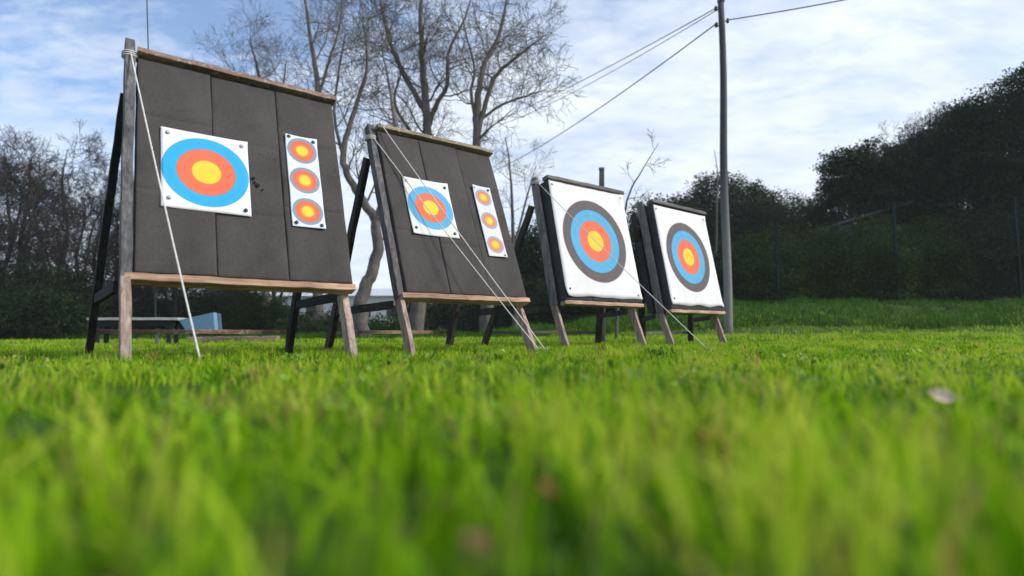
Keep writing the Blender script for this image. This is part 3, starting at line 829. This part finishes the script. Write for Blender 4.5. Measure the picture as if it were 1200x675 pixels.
for q, (lb, px, y_, sc) in enumerate(tl):
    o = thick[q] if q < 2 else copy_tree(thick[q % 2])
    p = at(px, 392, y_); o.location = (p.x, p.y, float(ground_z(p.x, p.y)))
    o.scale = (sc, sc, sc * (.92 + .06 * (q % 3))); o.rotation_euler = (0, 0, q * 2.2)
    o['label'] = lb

# ------------------------------------------------------------------ leafy trees, shrubs and hedges
def leaf_cloud(rs, centre, rad, nclump, per, leaf, spread, flat=1.0, tone0=.5, inner=.45):
    "leaf quads gathered in clumps over an ellipsoid"
    d = rs.normal(size=(nclump, 3)); d /= np.linalg.norm(d, axis=1)[:, None]
    q = np.where(rs.uniform(0, 1, nclump) < .72, rs.uniform(.84, 1.02, nclump), rs.uniform(inner, .85, nclump))
    wob = 1 + .16 * np.sin(d[:, 0] * 5 + centre[0]) * np.sin(d[:, 2] * 6 + centre[1]) + .10 * np.sin(d[:, 1] * 9 + centre[0] * 3)
    C = np.asarray(centre) + d * (q * wob)[:, None] * np.asarray(rad)
    ct = rs.normal(tone0, .16, nclump)
    n = nclump * per
    P = np.repeat(C, per, 0) + np.clip(rs.normal(size=(n, 3)), -1.5, 1.5) * spread * np.array([1, 1, flat])
    a = rs.normal(size=(n, 3)); a /= np.linalg.norm(a, axis=1)[:, None]
    b_ = rs.normal(size=(n, 3)); b_ -= a * (a * b_).sum(1)[:, None]; b_ /= np.linalg.norm(b_, axis=1)[:, None]
    s = (leaf * rs.uniform(.6, 1.3, n))[:, None]
    V = np.stack([P - a * s, P + b_ * s * .45, P + a * s, P - b_ * s * .45], 1).reshape(-1, 3)
    t_ = np.clip(np.repeat(ct, per) + rs.normal(0, .15, n), 0, 1)
    return V, np.repeat(t_, 4)
def leafy(name, label, cat, group, base, lobes, m, seedv, leaf=.10, dens=1.0, spread=.22, trunk=.16, tone0=.5, flat=.8):
    "lobes: (centre offset, radii) relative to base; trunk with limbs into the lobes"
    rs = np.random.default_rng(seedv); r_ = random.Random(seedv)
    root = empty(name, base, label=label, cat=cat, group=group)
    VV, TT = [], []
    for c_, rd in lobes:
        area = (rd[0] * rd[1] * rd[2]) ** (2 / 3)
        V_, T_ = leaf_cloud(rs, c_, rd, max(14, int(110 * area * dens)), 40, leaf * .55, spread, flat, tone0)
        VV.append(V_); TT.append(T_)
    V_ = np.concatenate(VV); V_[:, 2] = np.maximum(V_[:, 2], .02)
    Fq = np.arange(len(V_)).reshape(-1, 4)
    npmesh('crown' if trunk else 'foliage', V_, Fq, m, root, attr=np.concatenate(TT))
    mb = MB(); tr = trunk or .03
    topc = Vector(lobes[0][0])
    p0 = Vector((0, 0, -.1)); mid = Vector((topc.x * .3, topc.y * .3, topc.z * .45))
    mb.tube([p0, p0.lerp(mid, .5) + Vector((.04, 0, 0)), mid, topc], [tr, tr * .85, tr * .7, tr * .3], 10)
    for c_, rd in lobes[1:]:
        c_ = Vector(c_); mb.tube([mid * .8, mid.lerp(c_, .5) + Vector((0, 0, .1)), c_], [tr * .5, tr * .35, tr * .12], 7)
    mb.build('trunk' if trunk else 'stems', W_BARK if m is not LEAFD else W_DTWIG, root, smooth=True)
    return root
def from_px(px, y_): 
    p = at(px, 392, y_); p.z = float(ground_z(p.x, p.y)); return p
def lob(base, y_, L):
    "lobes given by apparent centre and size at depth y_"
    out = []
    for (px, py, rx, rz, *dy) in L:
        yy = y_ + (dy[0] if dy else 0)
        c_ = at(px, py, yy) - base; s = yy / F
        out.append((tuple(c_), (rx * s, max(rx, rz) * s * .8, rz * s)))
    return out
GT = 'dark evergreen trees on the right'
def etree(label, px, y_, L, m, seedv, **kw):
    b0 = from_px(px, y_)
    return leafy('evergreen_tree', label, 'tree', kw.pop('group', GT), b0, lob(b0, y_, L), m, seedv, **kw)
etree('round-topped evergreen tree directly behind the grey pole', 850, 30, [(850, 250, 50, 42), (818, 268, 34, 34), (886, 262, 36, 38, -1), (850, 310, 70, 45)], LEAFD, 101, leaf=.13, spread=.26, dens=1.3)
etree('smaller rounded evergreen tree right of the round-topped one', 926, 29, [(926, 262, 38, 34), (905, 290, 34, 40), (955, 280, 32, 36), (930, 320, 60, 40)], LEAFO, 102, leaf=.12, spread=.24, tone0=.35, dens=1.3)
etree('dark pine with a jagged left edge halfway along the right slope', 1005, 21, [(1010, 212, 42, 36), (988, 200, 26, 24), (1035, 200, 40, 32), (975, 230, 22, 12), (1015, 260, 60, 44), (1055, 232, 44, 46)], LEAFD, 103, leaf=.10, spread=.17, dens=1.7, flat=.5)
etree('dark evergreen tree in the middle of the right slope', 1090, 22, [(1088, 198, 44, 42), (1065, 212, 36, 40), (1118, 175, 38, 44), (1095, 260, 70, 66)], LEAFD, 104, leaf=.11, spread=.2, dens=1.6)
etree('tall dark evergreen tree near the right edge', 1150, 20, [(1150, 170, 46, 48), (1130, 152, 30, 30), (1168, 138, 36, 32), (1150, 250, 70, 76)], LEAFD, 105, leaf=.10, spread=.2, dens=1.6)
etree('tallest dark evergreen tree cut by the right edge of the photo', 1215, 19, [(1215, 150, 46, 50), (1198, 104, 20, 18), (1228, 100, 34, 30), (1190, 200, 40, 44), (1220, 260, 70, 70)], LEAFD, 106, leaf=.10, spread=.18, dens=1.6)
etree('dark evergreen tree just beyond the right edge', 1290, 19, [(1290, 150, 56, 70), (1270, 250, 70, 70), (1330, 120, 50, 60)], LEAFD, 107, leaf=.11, spread=.2, dens=1.3)
bare_tree([(pl_([(1068, 330), (1068, 230), (1058, 180), (1052, 158)], 24), [.10, .07, .04, .01]), (pl_([(1068, 225), (1078, 175), (1082, 158)], 24), [.04, .03, .01]), (pl_([(1068, 240), (1095, 165), (1102, 142)], 24), [.04, .03, .01])],
          47, 'bare twiggy tree poking out between the dark evergreens', counts=(8, 5, 5, 3), lens=(.9, .6, .4, .22), twigm=W_DTWIG, barkm=W_DTWIG)
# low evergreen behind the second and third targets
etree('dark bushy evergreen seen in the gap left of the third target', 640, 24, [(620, 300, 34, 26), (650, 310, 50, 44), (600, 330, 40, 40), (690, 330, 50, 44)], LEAFD, 108, leaf=.12, spread=.24, dens=1.2)
etree('dark bushy evergreen behind the gap of third and fourth targets', 745, 26, [(745, 290, 50, 34), (780, 262, 40, 30), (720, 330, 50, 40), (790, 320, 50, 44)], LEAFD, 109, leaf=.12, spread=.24, dens=1.2)
# hedge along the fence, clipped loosely
def hedge(label, x0, x1, y_, ptop0, ptop1, m, seedv, group='hedges and undergrowth', tone0=.45, name='hedge', leafs=.085):
    b0 = from_px((x0 + x1) / 2, y_); L = []
    n = max(3, int((x1 - x0) / 26)); r_ = random.Random(seedv)
    for k in range(n):
        px = x0 + (x1 - x0) * (k + .5) / n; tp = ptop0 + (ptop1 - ptop0) * k / max(1, n - 1) + r_.uniform(-6, 6)
        h_ = (398 - tp) / 2
        L.append((px, tp + h_, (x1 - x0) / n * .75, h_, r_.uniform(-.4, .4)))
        L.append((px + 8, tp + h_ * 1.4, (x1 - x0) / n * .7, h_ * .6, -.5))
    return leafy(name, label, 'hedge', group, b0, lob(b0, y_, L), m, seedv, leaf=leafs, dens=2.0, spread=.16, trunk=0, tone0=tone0)
hedge('green hedge behind the fence, right of the grey pole', 862, 985, 18.5, 285, 268, LEAFM, 201, tone0=.5)
hedge('green hedge behind the fence in the middle of the right bank', 985, 1100, 18.5, 262, 258, LEAFM, 202, tone0=.5)
hedge('near black hedge above the bank at the right edge', 1095, 1290, 18.5, 262, 240, LEAFD, 203)
hedge('dark hedge seen behind the third and fourth targets', 640, 862, 20, 318, 290, LEAFD, 204)
hedge('low dark hedge seen under the second target', 470, 640, 22, 345, 330, LEAFD, 205)
hedge('distant dark hedge seen low between the legs of the right three easels', 480, 870, 32, 350, 340, LEAFD, 210)
hedge('dark undergrowth at the left edge behind the lawn', -60, 110, 17.5, 300, 322, LEAFD, 206, name='undergrowth')
hedge('dark undergrowth seen under the left-end target', 110, 292, 24, 325, 338, LEAFD, 207, name='undergrowth')
hedge('low green undergrowth under the gap of first and second targets', 330, 470, 19, 372, 366, LEAFM, 208, name='undergrowth')
hedge('dark hedge between bench and bare trees behind the left-end easel', -80, 300, 27, 350, 352, LEAFD, 209)
for q, (px, y_, lb) in enumerate(((40, 14.5, 'dark shrub low at the left edge of the lawn'), (-40, 14, 'dark shrub just outside the left edge of the lawn'), (288, 20, 'leafy dark shrub under the middle of the first foam butt'))):
    b0 = from_px(px, y_)
    leafy('shrub', lb, 'shrub', 'dark shrubs by the lawn', b0, lob(b0, y_, [(px, 368, 52, 30), (px + 30, 378, 34, 22), (px - 34, 376, 34, 24)]), LEAFM if q == 2 else LEAFD, 300 + q, leaf=.07, dens=3.0, spread=.13, trunk=0, tone0=.3)

# ------------------------------------------------------------------ fence on the bank, shed, far building
def fence(pxs, y_, top_py, label):
    P = [from_px(px, y_) for px in pxs]
    root = empty('wire_fence', P[0], label=label, cat='fence')
    H_ = [at(px, tp, y_).z - p.z for px, tp, p in zip(pxs, top_py, P)]
    for p, h_ in zip(P, H_):
        mb = MB(); q = p - P[0]
        mb.beam(q + Vector((0, 0, -.2)), q + Vector((0, 0, h_)), (.034, 0, 0), (0, .034, 0), None, 2)
        o = mb.build('fence_post', FENCEGREEN, root)
        mb = MB(); mb.beam(q + Vector((0, 0, h_ + .002)), q + Vector((0, 0, h_ + .03)), (.05, 0, 0), (0, .05, 0), None, 1); mb.build('cap', FENCEGREEN, root)
    for (a, ha), (b_, hb) in zip(zip(P, H_), list(zip(P, H_))[1:]):
        mb = MB(); a0, b1 = a - P[0], b_ - P[0]; ln = (b1 - a0).length; n = int(ln / .10)
        for k in range(1, n):
            s = k / n; q = a0.lerp(b1, s); h_ = ha + (hb - ha) * s
            mb.tube([q + Vector((0, -.01, .02)), q + Vector((0, -.01, h_ - .05))], .0011, 3, cap=False)
        for k in range(9):
            s = .03 + .95 * k / 8
            mb.tube([a0 + Vector((0, -.018, ha * s)), b1 + Vector((0, -.018, hb * s))], .0014, 3, cap=False)
        mb.build('wire_panel', FENCEGREEN, root)
fence([772, 914, 1055, 1200, 1345], 17.0, [262, 258, 236, 232, 230], 'green wire fence on top of the right bank')
# grey sheet roof half hidden on the slope
b0 = from_px(1025, 19.9); 
sh = empty('shed', b0, label='half hidden shed with pale grey sloping roof edge on the right slope', cat='shed')
a = at(982, 262, 19.9) - b0; c_ = at(1064, 236, 19.9) - b0
mb = MB(); mb.f = []; 
mb.box((a.x, 0, 0), (c_.x, 1.2, a.z - .06)); mb.build('wall', DARKWALL, sh)
mb = MB(); v0 = [(a.x - .1, -.12, a.z - .06), (c_.x + .1, -.12, c_.z - .06), (c_.x + .1, 1.3, c_.z - .06), (a.x - .1, 1.3, a.z - .06)]
i = mb.ring(v0 + [(p[0], p[1], p[2] + .07) for p in v0])
for q in ((0, 3, 2, 1), (4, 5, 6, 7), (0, 1, 5, 4), (1, 2, 6, 5), (2, 3, 7, 6), (3, 0, 4, 7)): mb.f.append(tuple(i + k for k in q))
mb.build('roof', ROOFGREY, sh)
# pale building far behind, seen under and between the left targets
b0 = from_px(400, 40)
bd = empty('low_building', b0, label='long low white building far behind, seen under the left targets', cat='building')
xl, xr = (at(318, 380, 40) - b0).x, (at(475, 380, 40) - b0).x; hz = (at(400, 347, 40) - b0).z
mb = MB(); mb.box((xl, 0, -.2), (xr, 5, hz)); mb.build('wall', PALEWALL, bd)
mb = MB()
v0 = [(xl - .2, -.3, hz), (xr + .2, -.3, hz), (xr + .2, 5.3, hz), (xl - .2, 5.3, hz)]
i = mb.ring(v0 + [(xl - .2, 2.5, hz + .7), (xr + .2, 2.5, hz + .7)])
for q in ((0, 3, 2, 1), (0, 1, 5, 4), (2, 3, 4, 5), (1, 2, 5), (3, 0, 4)): mb.f.append(tuple(i + k for k in q))
mb.build('roof', simple('pale_roof', (.5, .52, .55), .6), bd)
for k in range(5):
    wx = xl + (xr - xl) * (k + .5) / 5
    mb = MB(); mb.box((wx - .45, -.03, hz * .42), (wx + .45, .02, hz * .80)); fr = mb.build('window', PALEWALL, bd)
    mb = MB(); mb.box((wx - .38, -.035, hz * .46), (wx + .38, -.031, hz * .76)); mb.build('pane', GLASSY, fr)

# ------------------------------------------------------------------ bench, blue mat, timber edging behind the left-end target
b0 = at(165, 392, 9.0); b0.z = 0
bn = empty('bench', b0, R(3), label='low bench with pale plank top seen through the left-end easel', cat='bench')
zt = at(160, 374, 9.0).z
mb = MB(); mb.beam((-.72, 0, zt), (.62, 0, zt), (0, .16, 0), (0, 0, .020), rng, 8, .002); mb.build('seat', simple('pale_plank', (.42, .44, .42), .7), bn)
mb = MB(); mb.box((-.66, -.13, zt - .11), (.56, -.105, zt - .022)); mb.build('apron', W_DARK, bn)
for lx in (-.58, .48):
    for ly in (-.11, .11):
        mb = MB(); mb.beam((lx, ly, -.02), (lx, ly, zt - .021), (.03, 0, 0), (0, .02, 0), rng, 4, .001); mb.build('leg', W_DARK, bn)
b0 = at(232, 392, 8.4); b0.z = 0
P = [at(209, 375, 8.4) - b0, at(250, 366, 8.4) - b0, at(252, 388, 8.4) - b0, at(218, 389, 8.4) - b0]
root = empty('blue_mat', b0, label='folded pale blue foam mat standing in the grass behind the left-end easel', cat='mat')
def slab(P, t_, y_):
    mb = MB(); fr = [Vector((p.x, y_, p.z)) for p in P]; bk = [p + Vector((.03, t_, 0)) for p in fr]
    i = mb.ring(fr + bk); mb.f.append((i, i + 3, i + 2, i + 1)); mb.f.append((i + 4, i + 5, i + 6, i + 7))
    for k in range(4): mb.f.append((i + k, i + (k + 1) % 4, i + 4 + (k + 1) % 4, i + 4 + k))
    return mb
slab(P, .05, 0).build('front_fold', BLUEMAT, root, bevel=.008)
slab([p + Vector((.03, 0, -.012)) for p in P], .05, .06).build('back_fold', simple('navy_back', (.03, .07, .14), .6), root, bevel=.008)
b0 = from_px(285, 11); 
mb = MB(); mb.beam((-1.0, 0, .06), (.62, .1, .07), (0, .10, 0), (0, 0, .055), rng, 10, .006); o = mb.build('timber_log', W_REDTAN); o.location = b0
tag(o, 'squared reddish timber lying on the lawn behind the left-end easel', 'timber')

# ------------------------------------------------------------------ fallen leaves and a pale blossom in the lawn
def leaf_mesh(L_, Wd, cup, seedv):
    mb = MB(); n = 10; rows = []
    for i in range(n + 1):
        s = i / n; hw = Wd * math.sin(math.pi * min(1, s ** .8)) * .5 + .0004
        row = []
        for j in (-1, -.5, 0, .5, 1):
            row.append((s * L_ - L_ / 2, j * hw, cup * (j * j) + .25 * L_ * (s - .5) ** 2 + .002 * noise.noise((s * 4, j * 2, seedv))))
        rows.append(mb.ring(row))
    m = len(mb.v); mb.v += [(a, b_, c_ - .0008) for a, b_, c_ in mb.v]
    for a, b_ in zip(rows, rows[1:]):
        for k in range(4):
            mb.f.append((a + k, b_ + k, b_ + k + 1, a + k + 1)); mb.f.append((m + a + k, m + a + k + 1, m + b_ + k + 1, m + b_ + k))
    return mb
LPALE = simple('pale_leaf', (.80, .58, .48), .6, 0, .15, 40); LORG = simple('orange_leaf', (.42, .16, .05), .7, 0, .3, 40); LBR = simple('brown_leaf', (.16, .075, .04), .8, 0, .3, 40)
for lb, px, py, y_, L_, m, rot in (
    ('pale pinkish dry leaf caught in the grass near the right edge', 1107, 466, 1.10, .055, LPALE, (.9, .2, -.5)),
    ('orange fallen leaf in the middle of the blurred foreground grass', 822, 512, .62, .030, LORG, (.6, .3, .8)),
    ('orange fallen leaf low in the foreground, left of the middle', 645, 577, .42, .022, LORG, (.4, .6, .2)),
    ('brown fallen leaf at the bottom, just left of the middle', 556, 640, .33, .030, LBR, (.5, .2, 1.2)),
    ('brown fallen leaf in the foreground below the third target', 893, 606, .42, .035, LBR, (.3, .5, 2.0))):
    o = leaf_mesh(L_, L_ * .5, L_ * .12, y_ * 9).build('fallen_leaf', m, None, smooth=True)
    o.location = at(px, py, y_); o.rotation_euler = rot
    tag(o, lb, 'leaf', 'fallen leaves in the grass')

# ------------------------------------------------------------------ thin moist air
hm_ = bpy.data.materials.new('haze'); hm_.use_nodes = True; t = hm_.node_tree; t.nodes.clear()
pv = N(t, 'ShaderNodeVolumePrincipled'); pv.inputs['Density'].default_value = HAZE; pv.inputs['Color'].default_value = (.90, .93, .97, 1)
mo = N(t, 'ShaderNodeOutputMaterial'); t.links.new(pv.outputs[0], mo.inputs['Volume'])
mb = MB(); mb.box((-520, -320, -1.5), (520, 720, 24)); tag(mb.build('haze', hm_), kind='stuff')
